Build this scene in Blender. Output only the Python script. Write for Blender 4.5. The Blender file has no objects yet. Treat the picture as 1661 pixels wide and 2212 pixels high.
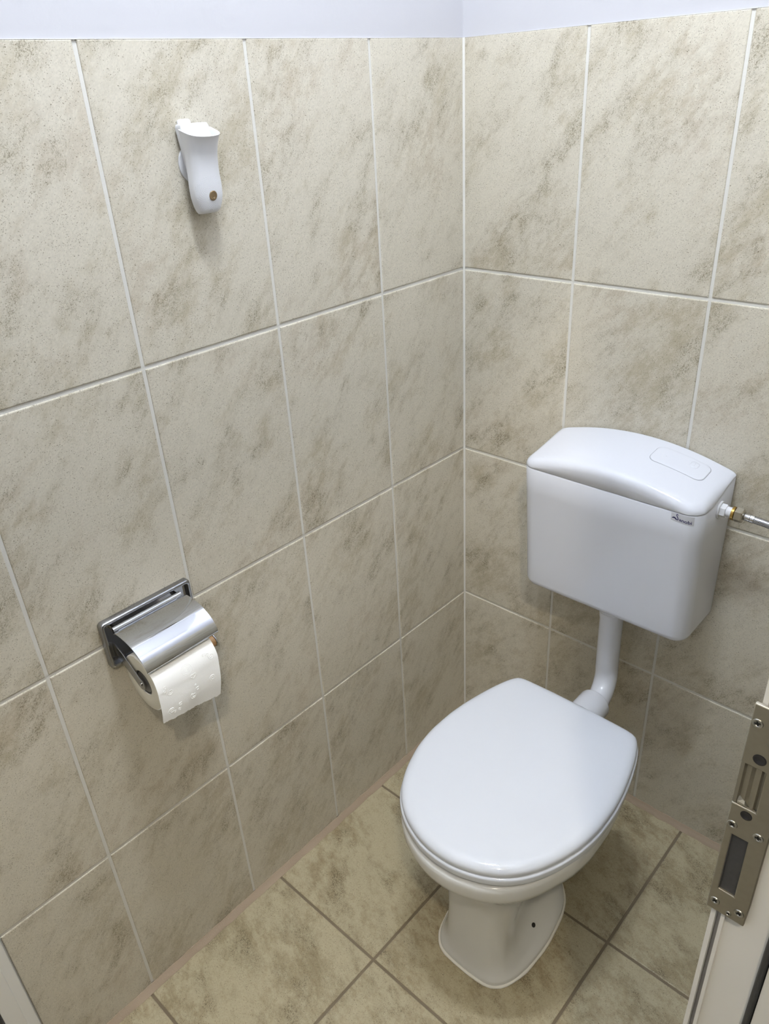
import bpy, bmesh, math, random
from mathutils import Vector, Matrix

random.seed(7)
PI = math.pi
scene = bpy.context.scene
COL = scene.collection

# ------------------------------------------------------------------ camera
CAM_POS = Vector((0.98061, -1.28666, 1.52808))
CAM_ROWS = ((0.73691171, 0.67397101, -0.05219395),
            (-0.29483191, 0.38992424, 0.87237218),
            (0.60830525, -0.62747284, 0.4860479))
cam_data = bpy.data.cameras.new('camera')
cam = bpy.data.objects.new('camera', cam_data)
COL.objects.link(cam)
M = Matrix(CAM_ROWS).transposed().to_4x4()
M.translation = CAM_POS
cam.matrix_world = M
cam_data.sensor_fit = 'VERTICAL'
cam_data.sensor_height = 24.0
cam_data.lens = 24.0 * 1658.66 / 2212.0
cam_data.clip_start = 0.01
scene.camera = cam

# ------------------------------------------------------------------ world, exposure, lamp strength
world = bpy.data.worlds.new('world')
scene.world = world
world.use_nodes = True
bg = world.node_tree.nodes['Background']
bg.inputs['Color'].default_value = (1.0, 0.93, 0.80, 1)
bg.inputs['Strength'].default_value = 0.06
LAMP_POS = Vector((0.50, -0.72, 2.62))
LAMP_COLOR = (0.86, 0.93, 1.0)
LAMP_STRENGTH = 1270.0
HALL_POS = Vector((1.38, -1.60, 2.55))
HALL_COLOR = (1.0, 0.89, 0.69)
HALL_STRENGTH = 1080.0
scene.view_settings.view_transform = 'Standard'
scene.view_settings.look = 'None'
scene.view_settings.exposure = 0.09
scene.view_settings.gamma = 1.0
scene.view_settings.use_curve_mapping = False
scene.cycles.max_bounces = 8
scene.cycles.adaptive_threshold = 0.02


# ------------------------------------------------------------------ material helpers
def lin(r, g, b):
    def f(c):
        c /= 255.0
        return c / 12.92 if c <= 0.04045 else ((c + 0.055) / 1.055) ** 2.4
    return (f(r), f(g), f(b), 1.0)


def new_mat(name):
    m = bpy.data.materials.new(name)
    m.use_nodes = True
    nt = m.node_tree
    b = nt.nodes['Principled BSDF']
    return m, nt, b


def plain(name, color, rough=0.4, metal=0.0, spec=0.5, noise=0.0, nscale=60.0, bump=0.0, bscale=300.0, coat=0.0):
    """Principled material; a little procedural variation in roughness/colour and bump."""
    m, nt, b = new_mat(name)
    b.inputs['Base Color'].default_value = color
    b.inputs['Roughness'].default_value = rough
    b.inputs['Metallic'].default_value = metal
    b.inputs['Specular IOR Level'].default_value = spec
    b.inputs['Coat Weight'].default_value = coat
    tc = nt.nodes.new('ShaderNodeTexCoord')
    if noise > 0:
        n = nt.nodes.new('ShaderNodeTexNoise')
        n.inputs['Scale'].default_value = nscale
        n.inputs['Detail'].default_value = 4
        nt.links.new(tc.outputs['Object'], n.inputs['Vector'])
        mr = nt.nodes.new('ShaderNodeMapRange')
        mr.inputs['From Min'].default_value = 0.3
        mr.inputs['From Max'].default_value = 0.7
        mr.inputs['To Min'].default_value = max(0.0, rough - noise)
        mr.inputs['To Max'].default_value = rough + noise
        nt.links.new(n.outputs['Fac'], mr.inputs['Value'])
        nt.links.new(mr.outputs['Result'], b.inputs['Roughness'])
    if bump > 0:
        n2 = nt.nodes.new('ShaderNodeTexNoise')
        n2.inputs['Scale'].default_value = bscale
        n2.inputs['Detail'].default_value = 3
        nt.links.new(tc.outputs['Object'], n2.inputs['Vector'])
        bp = nt.nodes.new('ShaderNodeBump')
        bp.inputs['Strength'].default_value = bump
        bp.inputs['Distance'].default_value = 0.001
        nt.links.new(n2.outputs['Fac'], bp.inputs['Height'])
        nt.links.new(bp.outputs['Normal'], b.inputs['Normal'])
    return m


def stone_tile(name, light, brown, rosy, dark, rough=0.42, speck=1.0, stretch=0.52, ang=-52.0, brown_lo=0.46, brown_hi=0.68):
    """Glazed stone-look tile: diagonal clouds, pebbled patches, specks and hairline veins.
    Works in per-tile coordinates stored in the 'tile_co' attribute."""
    m, nt, b = new_mat(name)
    N, L = nt.nodes, nt.links

    def node(t, **kw):
        n = N.new(t)
        for k, v in kw.items():
            n.inputs[k].default_value = v
        return n

    def mathn(op, a, bb=None, clamp=False):
        n = N.new('ShaderNodeMath')
        n.operation = op
        n.use_clamp = clamp
        for i, v in enumerate((a, bb)):
            if v is None:
                continue
            if isinstance(v, (int, float)):
                n.inputs[i].default_value = v
            else:
                L.new(v, n.inputs[i])
        return n.outputs[0]

    def ramp(v, lo, hi, a=0.0, c=1.0):
        n = N.new('ShaderNodeMapRange')
        n.interpolation_type = 'SMOOTHSTEP'
        n.inputs['From Min'].default_value = lo
        n.inputs['From Max'].default_value = hi
        n.inputs['To Min'].default_value = a
        n.inputs['To Max'].default_value = c
        L.new(v, n.inputs['Value'])
        return n.outputs['Result']

    def mix(f, a, c):
        n = N.new('ShaderNodeMix')
        n.data_type = 'RGBA'
        for sock, v in ((n.inputs[0], f), (n.inputs[6], a), (n.inputs[7], c)):
            if isinstance(v, (int, float)):
                sock.default_value = v
            elif isinstance(v, tuple):
                sock.default_value = v
            else:
                L.new(v, sock)
        return n.outputs[2]

    at = N.new('ShaderNodeAttribute')
    at.attribute_name = 'tile_co'
    mp = N.new('ShaderNodeMapping')
    mp.vector_type = 'POINT'
    mp.inputs['Rotation'].default_value = (0, 0, math.radians(ang))
    L.new(at.outputs['Vector'], mp.inputs['Vector'])
    st = N.new('ShaderNodeMapping')
    st.inputs['Scale'].default_value = (stretch, 1.0, 1.0)
    L.new(mp.outputs['Vector'], st.inputs['Vector'])
    streak, plainv = st.outputs['Vector'], at.outputs['Vector']

    def noise(vec, scale, detail=5, rough=0.6, dist=0.0):
        n = node('ShaderNodeTexNoise', Scale=scale, Detail=detail, Roughness=rough, Distortion=dist)
        L.new(vec, n.inputs['Vector'])
        return n.outputs['Fac']

    n1 = noise(streak, 10, 4, 0.66)
    n2 = noise(streak, 46, 4, 0.75)
    n3 = noise(plainv, 5, 1, 0.5)
    cl = mathn('ADD', mathn('MULTIPLY', n1, 0.58), mathn('MULTIPLY', n2, 0.42))
    n4 = noise(streak, 150, 2, 0.7)
    mb = ramp(mathn('ADD', cl, mathn('MULTIPLY', mathn('SUBTRACT', n4, 0.5), 0.16)), brown_lo, brown_hi)
    mr_ = mathn('MULTIPLY', ramp(n3, 0.5, 0.72), ramp(n2, 0.42, 0.62))
    col = mix(mathn('MULTIPLY', mb, 0.68), light, brown)
    col = mix(mathn('MULTIPLY', mr_, 0.38), col, rosy)
    # granular, pebbled patches inside the brown clouds
    st2 = N.new('ShaderNodeMapping')
    st2.inputs['Scale'].default_value = (0.7, 1.0, 1.0)
    L.new(mp.outputs['Vector'], st2.inputs['Vector'])
    grainv = st2.outputs['Vector']
    gate = noise(streak, 19, 2, 0.6)
    pm = mathn('MULTIPLY', ramp(gate, 0.46, 0.64), ramp(cl, brown_lo - 0.05, brown_hi - 0.06))
    pv = node('ShaderNodeTexVoronoi', Scale=380.0)
    pv.feature = 'DISTANCE_TO_EDGE'
    vadd = N.new('ShaderNodeVectorMath')
    vadd.operation = 'MULTIPLY_ADD'
    wob = node('ShaderNodeTexNoise', Scale=260.0, Detail=2.0)
    L.new(plainv, wob.inputs['Vector'])
    L.new(wob.outputs['Color'], vadd.inputs[0])
    vadd.inputs[1].default_value = (0.0075, 0.0075, 0.0)
    L.new(grainv, vadd.inputs[2])
    L.new(vadd.outputs[0], pv.inputs['Vector'])
    edge = ramp(pv.outputs['Distance'], 0.02, 0.22, 1.0, 0.0)
    grain = noise(grainv, 420, 2, 0.6)
    brk = ramp(grain, 0.40, 0.56)
    col = mix(mathn('MULTIPLY', mathn('MULTIPLY', edge, brk), mathn('MULTIPLY', pm, 0.80)), col, dark)
    cell = mathn('MULTIPLY', ramp(pv.outputs['Distance'], 0.18, 0.42), pm)
    col = mix(mathn('MULTIPLY', cell, 0.5), col, light)
    # specks: short dark strokes in loose clusters
    sv = node('ShaderNodeTexVoronoi', Scale=500.0, Randomness=1.0)
    vadd2 = N.new('ShaderNodeVectorMath')
    vadd2.operation = 'MULTIPLY_ADD'
    L.new(wob.outputs['Color'], vadd2.inputs[0])
    vadd2.inputs[1].default_value = (0.0055, 0.0035, 0.0)
    L.new(plainv, vadd2.inputs[2])
    L.new(vadd2.outputs[0], sv.inputs['Vector'])
    rs = N.new('ShaderNodeSeparateColor')
    L.new(sv.outputs['Color'], rs.inputs[0])
    cl2 = noise(streak, 44, 3, 0.72)
    chance = ramp(mathn('ADD', mathn('MULTIPLY', cl2, 0.75), mathn('MULTIPLY', cl, 0.40)), 0.42, 0.66, 0.12, 1.0)
    on = mathn('GREATER_THAN', chance, rs.outputs[0])
    dot = ramp(sv.outputs['Distance'], 0.12, 0.36, 1.0, 0.0)
    deep = mathn('ADD', mathn('MULTIPLY', rs.outputs[1], 0.65), 0.33)
    sp = mathn('MULTIPLY', mathn('MULTIPLY', dot, on), mathn('MULTIPLY', deep, speck))
    col = mix(sp, col, dark)
    # fine overall mottling
    mot = ramp(grain, 0.30, 0.70, 0.93, 1.04)
    vm = N.new('ShaderNodeVectorMath')
    vm.operation = 'SCALE'
    L.new(col, vm.inputs[0])
    L.new(mot, vm.inputs['Scale'])
    col = vm.outputs[0]
    L.new(col, b.inputs['Base Color'])
    b.inputs['Roughness'].default_value = rough
    b.inputs['Specular IOR Level'].default_value = 0.35
    bp = N.new('ShaderNodeBump')
    bp.inputs['Strength'].default_value = 0.28
    bp.inputs['Distance'].default_value = 0.0007
    L.new(grain, bp.inputs['Height'])
    L.new(bp.outputs['Normal'], b.inputs['Normal'])
    return m


MAT = {}
MAT['wall_tile'] = stone_tile('wall_tile', (0.597, 0.554, 0.460, 1), (0.385, 0.331, 0.226, 1), (0.445, 0.375, 0.285, 1), (0.150, 0.125, 0.080, 1))
MAT['floor_tile'] = stone_tile('floor_tile', (0.430, 0.375, 0.250, 1), (0.220, 0.168, 0.088, 1), (0.285, 0.215, 0.125, 1), (0.085, 0.065, 0.036, 1),
                               rough=0.38, stretch=0.6, ang=20.0, brown_lo=0.44, brown_hi=0.66)
MAT['wall_grout'] = plain('wall_grout', (0.66, 0.645, 0.60, 1), 0.8, bump=0.5, bscale=500)
MAT['floor_grout'] = plain('floor_grout', (0.175, 0.138, 0.090, 1), 0.85, bump=0.5, bscale=500)
MAT['skirt_grout'] = plain('skirt_grout', (0.40, 0.315, 0.235, 1), 0.85, bump=0.5, bscale=300)
MAT['paint'] = plain('wall_paint', (0.515, 0.510, 0.535, 1), 0.7, bump=0.25, bscale=90)
MAT['ceiling_paint'] = plain('ceiling_paint', (0.66, 0.66, 0.67, 1), 0.8, bump=0.2, bscale=90)
MAT['seat_plastic'] = plain('seat_plastic', (0.635, 0.66, 0.715, 1), 0.065, spec=0.5)
MAT['ceramic'] = plain('glazed_ceramic', (0.71, 0.715, 0.71, 1), 0.10, spec=0.5)
MAT['cistern_plastic'] = plain('cistern_plastic', (0.650, 0.665, 0.720, 1), 0.11, spec=0.5)
MAT['groove'] = plain('groove_shadow_gap', (0.30, 0.31, 0.34, 1), 0.5)
MAT['pipe_plastic'] = plain('pipe_plastic', (0.68, 0.69, 0.73, 1), 0.22)
MAT['white_plastic'] = plain('white_plastic', (0.69, 0.695, 0.72, 1), 0.32)
MAT['bronze_button'] = plain('bronze_button', (0.23, 0.16, 0.085, 1), 0.38, metal=0.35)
MAT['silicone'] = plain('silicone', (0.80, 0.78, 0.72, 1), 0.45)
MAT['black_hole'] = plain('dark_hole', (0.012, 0.012, 0.012, 1), 0.7)
MAT['chrome'] = plain('chrome', (0.58, 0.59, 0.61, 1), 0.06, metal=1.0, noise=0.03, nscale=40)
MAT['chrome_dark'] = plain('chrome_dull', (0.34, 0.345, 0.36, 1), 0.2, metal=1.0, noise=0.05, nscale=80)
MAT['wood_roller'] = plain('wood_roller', (0.36, 0.20, 0.085, 1), 0.5)
MAT['paper'] = plain('tissue_paper', (0.93, 0.93, 0.92, 1), 0.95, spec=0.1, bump=0.35, bscale=900)
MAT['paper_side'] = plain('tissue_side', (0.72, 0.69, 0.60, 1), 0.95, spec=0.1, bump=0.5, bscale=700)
MAT['grey_core'] = plain('grey_core', (0.16, 0.16, 0.165, 1), 0.4, metal=0.4)
MAT['brass'] = plain('brass', (0.42, 0.27, 0.08, 1), 0.25, metal=1.0)
MAT['nickel'] = plain('nickel', (0.46, 0.43, 0.37, 1), 0.25, metal=1.0)
MAT['steel'] = plain('steel', (0.55, 0.55, 0.55, 1), 0.2, metal=1.0)
MAT['plate_steel'] = plain('plate_steel', (0.36, 0.335, 0.275, 1), 0.5, metal=0.9, noise=0.06, nscale=200)
MAT['plate_steel_pale'] = plain('plate_steel_worn', (0.34, 0.33, 0.29, 1), 0.35, metal=0.9)
MAT['screw_steel'] = plain('screw_steel', (0.50, 0.50, 0.47, 1), 0.28, metal=1.0)
MAT['pvc'] = plain('white_frame_plastic', (0.76, 0.75, 0.72, 1), 0.35, bump=0.08, bscale=200)
MAT['pvc_groove'] = plain('grey_groove', (0.42, 0.40, 0.39, 1), 0.5)
MAT['gasket'] = plain('rubber_gasket', (0.03, 0.032, 0.035, 1), 0.5)
MAT['pocket'] = plain('grey_pocket_plastic', (0.045, 0.046, 0.05, 1), 0.45, noise=0.1, nscale=300)
MAT['hole_rim'] = plain('dark_screw_hole', (0.018, 0.018, 0.022, 1), 0.35)
MAT['navy'] = plain('navy_print', (0.022, 0.02, 0.12, 1), 0.3)
MAT['sticker'] = plain('clear_sticker', (0.675, 0.69, 0.745, 1), 0.15)
MAT['lamp_base'] = plain('lamp_base', (0.8, 0.8, 0.8, 1), 0.4)

m, nt, b = new_mat('bulb_glow')
b.inputs['Base Color'].default_value = (0.9, 0.9, 0.9, 1)
b.inputs['Emission Color'].default_value = (*LAMP_COLOR, 1)
b.inputs['Emission Strength'].default_value = LAMP_STRENGTH
MAT['bulb'] = m

m, nt, b = new_mat('hall_bulb_glow')
b.inputs['Base Color'].default_value = (0.9, 0.9, 0.9, 1)
b.inputs['Emission Color'].default_value = (*HALL_COLOR, 1)
b.inputs['Emission Strength'].default_value = HALL_STRENGTH
MAT['hall_bulb'] = m

# braided hose: two crossing wave patterns along the tube's own UVs
m, nt, b = new_mat('braided_steel')
uv = nt.nodes.new('ShaderNodeUVMap')
uv.uv_map = 'uv'
ch = nt.nodes.new('ShaderNodeTexChecker')
ch.inputs['Scale'].default_value = 1.0
mpg = nt.nodes.new('ShaderNodeMapping')
mpg.inputs['Rotation'].default_value = (0, 0, math.radians(45))
mpg.inputs['Scale'].default_value = (900, 900, 1)
nt.links.new(uv.outputs[0], mpg.inputs['Vector'])
nt.links.new(mpg.outputs[0], ch.inputs['Vector'])
ch.inputs['Color1'].default_value = (0.62, 0.62, 0.63, 1)
ch.inputs['Color2'].default_value = (0.06, 0.06, 0.07, 1)
nt.links.new(ch.outputs['Color'], b.inputs['Base Color'])
b.inputs['Metallic'].default_value = 0.9
b.inputs['Roughness'].default_value = 0.3
bp = nt.nodes.new('ShaderNodeBump')
bp.inputs['Distance'].default_value = 0.0006
nt.links.new(ch.outputs['Fac'], bp.inputs['Height'])
nt.links.new(bp.outputs['Normal'], b.inputs['Normal'])
MAT['braid'] = m


# ------------------------------------------------------------------ geometry helpers
class MB:
    """Collects vertices and faces for one mesh object."""

    def __init__(self):
        self.v, self.f, self.mi, self.uv = [], [], [], {}

    def vert(self, p):
        self.v.append(tuple(p))
        return len(self.v) - 1

    def face(self, idx, mi=0, uv=None):
        self.f.append(tuple(idx))
        self.mi.append(mi)
        if uv:
            self.uv[len(self.f) - 1] = uv

    def quad(self, a, b_, c, d, mi=0):
        self.face([self.vert(a), self.vert(b_), self.vert(c), self.vert(d)], mi)

    def box(self, lo, hi, mi=0):
        x0, y0, z0 = lo
        x1, y1, z1 = hi
        i = [self.vert(p) for p in ((x0, y0, z0), (x1, y0, z0), (x1, y1, z0), (x0, y1, z0),
                                    (x0, y0, z1), (x1, y0, z1), (x1, y1, z1), (x0, y1, z1))]
        for q in ((0, 3, 2, 1), (4, 5, 6, 7), (0, 1, 5, 4), (1, 2, 6, 5), (2, 3, 7, 6), (3, 0, 4, 7)):
            self.face([i[k] for k in q], mi)

    def loft(self, rings, cap0=True, cap1=True, closed=True, mi=0):
        idx = [[self.vert(p) for p in r] for r in rings]
        n = len(rings[0])
        for a, c in zip(idx, idx[1:]):
            for k in range(n if closed else n - 1):
                k2 = (k + 1) % n
                self.face([a[k], a[k2], c[k2], c[k]], mi)
        if cap0:
            self.face(idx[0][::-1], mi)
        if cap1:
            self.face(idx[-1], mi)
        return idx

    def tube(self, path, radius, seg=24, cap=True, mi=0, uv=False):
        """Tube along a list of points; radius a number or a list."""
        path = [Vector(p) for p in path]
        n = len(path)
        rad = radius if isinstance(radius, (list, tuple)) else [radius] * n
        t0 = (path[1] - path[0]).normalized()
        ref = Vector((0, 0, 1)) if abs(t0.z) < 0.9 else Vector((1, 0, 0))
        nrm = (ref - t0 * ref.dot(t0)).normalized()
        rings, dist, acc = [], 0.0, []
        for k in range(n):
            if k == 0:
                t = path[1] - path[0]
            elif k == n - 1:
                t = path[-1] - path[-2]
            else:
                t = (path[k + 1] - path[k]).normalized() + (path[k] - path[k - 1]).normalized()
            t = t.normalized() if t.length > 1e-9 else t0
            nrm = (nrm - t * nrm.dot(t)).normalized()
            bn = t.cross(nrm)
            rings.append([path[k] + (nrm * math.cos(2 * PI * j / seg) + bn * math.sin(2 * PI * j / seg)) * rad[k] for j in range(seg)])
            if k:
                dist += (path[k] - path[k - 1]).length
            acc.append(dist)
        start = len(self.f)
        self.loft(rings, cap, cap, True, mi)
        if uv:
            for k in range(n - 1):
                for j in range(seg):
                    r = rad[k]
                    u0, u1 = 2 * PI * r * j / seg, 2 * PI * r * (j + 1) / seg
                    self.uv[start + k * seg + j] = [(acc[k], u0), (acc[k], u1), (acc[k + 1], u1), (acc[k + 1], u0)]

    def prism(self, pts, normal_axis, a, c, mi=0):
        """Closed 2-D outline extruded along an axis: pts are (u,v) on the other two axes in cyclic order x,y,z."""
        def P(u, v, w):
            return {'x': (w, u, v), 'y': (u, w, v), 'z': (u, v, w)}[normal_axis]
        r0 = [P(u, v, a) for u, v in pts]
        r1 = [P(u, v, c) for u, v in pts]
        self.loft([r0, r1], True, True, True, mi)

    def build(self, name, mats, parent=None, smooth=None, bevel=0.0, bevel_seg=2, subsurf=0, origin=None):
        me = bpy.data.meshes.new(name)
        o_ = Vector(origin) if origin is not None else Vector((0, 0, 0))
        me.from_pydata([tuple(Vector(p) - o_) for p in self.v], [], self.f)
        if not isinstance(mats, (list, tuple)):
            mats = [mats]
        for mm in mats:
            me.materials.append(mm)
        for p, k in zip(me.polygons, self.mi):
            p.material_index = k
        if self.uv:
            lay = me.uv_layers.new(name='uv')
            for fi, uvs in self.uv.items():
                for li, q in zip(me.polygons[fi].loop_indices, uvs):
                    lay.data[li].uv = q
        bm = bmesh.new()
        bm.from_mesh(me)
        bmesh.ops.recalc_face_normals(bm, faces=bm.faces)
        bm.to_mesh(me)
        bm.free()
        me.update()
        ob = bpy.data.objects.new(name, me)
        COL.objects.link(ob)
        ob.location = o_
        if smooth is not None:
            for p in me.polygons:
                p.use_smooth = True
            if smooth < 180:
                me.set_sharp_from_angle(angle=math.radians(smooth))
        if bevel > 0:
            md = ob.modifiers.new('bevel', 'BEVEL')
            md.width = bevel
            md.segments = bevel_seg
            md.limit_method = 'ANGLE'
            md.angle_limit = math.radians(40)
            md.harden_normals = False
            for p in me.polygons:
                p.use_smooth = True
            me.set_sharp_from_angle(angle=math.radians(50))
        if subsurf:
            md = ob.modifiers.new('subsurf', 'SUBSURF')
            md.levels = md.render_levels = subsurf
        if parent is not None:
            ob.parent = parent
            ob.location = o_ - parent.location
        return ob


def thing(name, label, cat, loc, group=None):
    o = bpy.data.objects.new(name, None)
    o.empty_display_size = 0.05
    COL.objects.link(o)
    o.location = loc
    o['label'] = label
    o['category'] = cat
    if group:
        o['group'] = group
    return o


def struct(o, label=None, cat=None):
    o['kind'] = 'structure'
    if label:
        o['label'] = label
    if cat:
        o['category'] = cat
    return o


def interp(xs, ys, x):
    """Monotone piecewise-cubic interpolation."""
    n = len(xs)
    if x <= xs[0]:
        return ys[0]
    if x >= xs[-1]:
        return ys[-1]
    d = [(ys[k + 1] - ys[k]) / (xs[k + 1] - xs[k]) for k in range(n - 1)]
    mm = [d[0]] + [0.0 if d[k - 1] * d[k] <= 0 else 2 * d[k - 1] * d[k] / (d[k - 1] + d[k]) for k in range(1, n - 1)] + [d[-1]]
    k = max(i for i in range(n - 1) if xs[i] <= x)
    h = xs[k + 1] - xs[k]
    t = (x - xs[k]) / h
    return ((2 * t**3 - 3 * t**2 + 1) * ys[k] + (t**3 - 2 * t**2 + t) * h * mm[k]
            + (-2 * t**3 + 3 * t**2) * ys[k + 1] + (t**3 - t**2) * h * mm[k + 1])


def sym_outline(pairs, cx, n=40):
    """Closed outline symmetric about x=cx from (y, half-width) pairs ordered front (min y) to back."""
    y0, y1 = pairs[0][0], pairs[-1][0]
    phi = [math.acos(max(-1, min(1, 1 - 2 * (y - y0) / (y1 - y0)))) for y, _ in pairs]
    hw = [w for _, w in pairs]
    right = []
    for k in range(n + 1):
        p = PI * k / n
        right.append((interp(phi, hw, p), y0 + (y1 - y0) * (1 - math.cos(p)) / 2))
    out = [(cx + w, y) for w, y in right]
    out += [(cx - w, y) for w, y in right[-2:0:-1]]
    return out


def offset_poly(pts, d):
    """Offset a closed 2-D outline inwards by d (counter-clockwise or clockwise)."""
    n = len(pts)
    area = sum(pts[k][0] * pts[(k + 1) % n][1] - pts[(k + 1) % n][0] * pts[k][1] for k in range(n))
    s = 1.0 if area > 0 else -1.0
    out = []
    for k in range(n):
        a, c = Vector(pts[k - 1]), Vector(pts[(k + 1) % n])
        t = (c - a)
        t = t.normalized() if t.length > 1e-9 else Vector((1, 0))
        nrm = Vector((-t.y, t.x)) * s
        out.append((pts[k][0] + nrm.x * d, pts[k][1] + nrm.y * d))
    return out


def rrect(x0, x1, y0, y1, r, seg=8, rr=None):
    """Rounded rectangle, counter-clockwise; rr optional radii for (x0y0, x1y0, x1y1, x0y1)."""
    rr = rr or (r, r, r, r)
    pts = []
    for (cx, cy, sx, sy, a0, q) in ((x0, y0, 1, 1, PI, rr[0]), (x1, y0, -1, 1, 1.5 * PI, rr[1]),
                                    (x1, y1, -1, -1, 0, rr[2]), (x0, y1, 1, -1, 0.5 * PI, rr[3])):
        for k in range(seg + 1):
            a = a0 + 0.5 * PI * k / seg
            pts.append((cx + sx * q + q * math.cos(a), cy + sy * q + q * math.sin(a)))
    return pts


# ------------------------------------------------------------------ tiled surfaces
def tiled(mb, P, us, vs, gap, mi_tile, mi_grout, tile_co, depth=0.0018, flip=True):
    """Adds bevelled tiles and a recessed grout bed. P(u,v,d) gives a world point, d is the height off the surface."""
    u0, u1, v0, v1 = us[0], us[-1], vs[0], vs[-1]
    mb.quad(P(u0, v0, -depth), P(u1, v0, -depth), P(u1, v1, -depth), P(u0, v1, -depth), mi_grout)
    for a, c in zip(us, us[1:]):
        for e, f in zip(vs, vs[1:]):
            g = gap / 2
            ua = a + (g if a > u0 else 0.0015)
            uc = c - (g if c < u1 else 0.0015)
            ve = e + (g if e > v0 else 0.0)
            vf = f - (g if f < v1 else 0.0)
            off = (random.uniform(0, 40), random.uniform(0, 40), random.uniform(0, 40))
            sgn = random.choice((1, -1)) if flip else 1
            rings = []
            for ins, d in ((0, -depth), (0.0002, -0.0011), (0.0008, -0.0004), (0.002, 0.0)):
                q = ((ua + ins, ve + ins), (uc - ins, ve + ins), (uc - ins, vf - ins), (ua + ins, vf - ins))
                rings.append([(mb.vert(P(*p, d)), (sgn * p[0] + off[0], sgn * p[1] + off[1], off[2])) for p in q])
            for r, s in zip(rings, rings[1:]):
                for k in range(4):
                    k2 = (k + 1) % 4
                    mb.face([r[k][0], r[k2][0], s[k2][0], s[k][0]], mi_tile)
                    tile_co[len(mb.f) - 1] = [r[k][1], r[k2][1], s[k2][1], s[k][1]]
            mb.face([x[0] for x in rings[-1]], mi_tile)
            tile_co[len(mb.f) - 1] = [x[1] for x in rings[-1]]


def build_tiled(name, mb, mats, tile_co):
    """Like MB.build but keeps face winding and writes the tile_co corner attribute."""
    me = bpy.data.meshes.new(name)
    me.from_pydata(mb.v, [], mb.f)
    for mm in mats:
        me.materials.append(mm)
    at = me.attributes.new('tile_co', 'FLOAT_VECTOR', 'CORNER')
    for p, k in zip(me.polygons, mb.mi):
        p.material_index = k
        if p.index in tile_co:
            for li, q in zip(p.loop_indices, tile_co[p.index]):
                at.data[li].vector = q
    me.update()
    ob = bpy.data.objects.new(name, me)
    COL.objects.link(ob)
    return struct(ob)


TILE_TOP = 1.5937
CEIL = 2.68
ZS = [0.012, 0.3919, 0.7919, 1.1919, TILE_TOP]
YF = -1.75          # front wall, behind the camera
XR = 0.905          # right wall, room side
XO = 1.02           # right wall, corridor side
DY0, DY1 = -0.9, -1.66   # doorway in the right wall
GAP = 0.0056

# left wall (x = 0); u runs towards the corner
mb, tc = MB(), {}
tiled(mb, lambda u, v, d: (d, u, v), [-1.199, -1.0066, -0.7504, -0.4965, -0.2453, 0.0], ZS, GAP, 0, 1, tc)
mb.quad((-0.003, YF, TILE_TOP), (-0.003, 0.003, TILE_TOP), (-0.003, 0.003, CEIL), (-0.003, YF, CEIL), 2)
mb.quad((-0.003, -1.199, TILE_TOP), (0.0, -1.199, TILE_TOP - 0.0005), (0.0, 0.0, TILE_TOP - 0.0005), (-0.003, 0.003, TILE_TOP), 2)
mb.quad((-0.003, YF, 0), (-0.003, -1.199, 0), (-0.003, -1.199, TILE_TOP), (-0.003, YF, TILE_TOP), 2)
build_tiled('wall_left', mb, [MAT['wall_tile'], MAT['wall_grout'], MAT['paint']], tc)

# back wall (y = 0); u runs to the right
mb, tc = MB(), {}
tiled(mb, lambda u, v, d: (u, -d, v), [0.0, 0.2498, 0.5042, 0.7586, XR + 0.05], ZS, GAP, 0, 1, tc)
mb.quad((-0.003, 0.003, TILE_TOP), (XO, 0.003, TILE_TOP), (XO, 0.003, CEIL), (-0.003, 0.003, CEIL), 2)
mb.quad((-0.003, 0.003, TILE_TOP), (0.0, 0.0, TILE_TOP - 0.0005), (XO, 0.0, TILE_TOP - 0.0005), (XO, 0.003, TILE_TOP), 2)
# grout line running up the corner
mb.quad((0.0, -0.0032, 0.012), (0.0032, 0.0, 0.012), (0.0032, 0.0, TILE_TOP), (0.0, -0.0032, TILE_TOP), 1)
build_tiled('wall_back', mb, [MAT['wall_tile'], MAT['wall_grout'], MAT['paint']], tc)

# right wall with the doorway the photo is taken from
mb, tc = MB(), {}
tiled(mb, lambda u, v, d: (XR - d, -u, v), [0.0, 0.25, 0.504, 0.758, 0.86], ZS, GAP, 0, 1, tc)
mb.box((XR + 0.002, -0.862, 0.0), (XO, 0.003, TILE_TOP), 2)
mb.box((XR, -0.862, TILE_TOP), (XO, 0.003, CEIL), 2)
mb.box((XR, YF, 2.17), (XO, -0.862, CEIL), 2)
mb.box((XR, YF, 0.0), (XO, DY1, 2.17), 2)
build_tiled('wall_right', mb, [MAT['wall_tile'], MAT['wall_grout'], MAT['paint']], tc)

mb, tc = MB(), {}
tiled(mb, lambda u, v, d: (u, YF + d, v), [0.0, 0.25, 0.504, 0.758, XR], ZS, GAP, 0, 1, tc)
mb.quad((-0.003, YF - 0.003, TILE_TOP), (XR, YF - 0.003, TILE_TOP), (XR, YF - 0.003, CEIL), (-0.003, YF - 0.003, CEIL), 2)
build_tiled('wall_front', mb, [MAT['wall_tile'], MAT['wall_grout'], MAT['paint']], tc)

mb = MB()
mb.box((-0.05, -2.3, CEIL), (2.0, 0.05, CEIL + 0.05))
struct(mb.build('ceiling', MAT['ceiling_paint']))

# floor; runs out through the doorway
mb, tc = MB(), {}
tiled(mb, lambda u, v, d: (u, v, d), [0.0, 0.2926, 0.6267, 0.9608, 1.295, 1.629], [YF, -1.684, -1.3515, -1.0187, -0.6859, -0.3531, 0.0], 0.0054, 0, 1, tc, depth=0.0014)
build_tiled('floor', mb, [MAT['floor_tile'], MAT['floor_grout']], tc)


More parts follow.
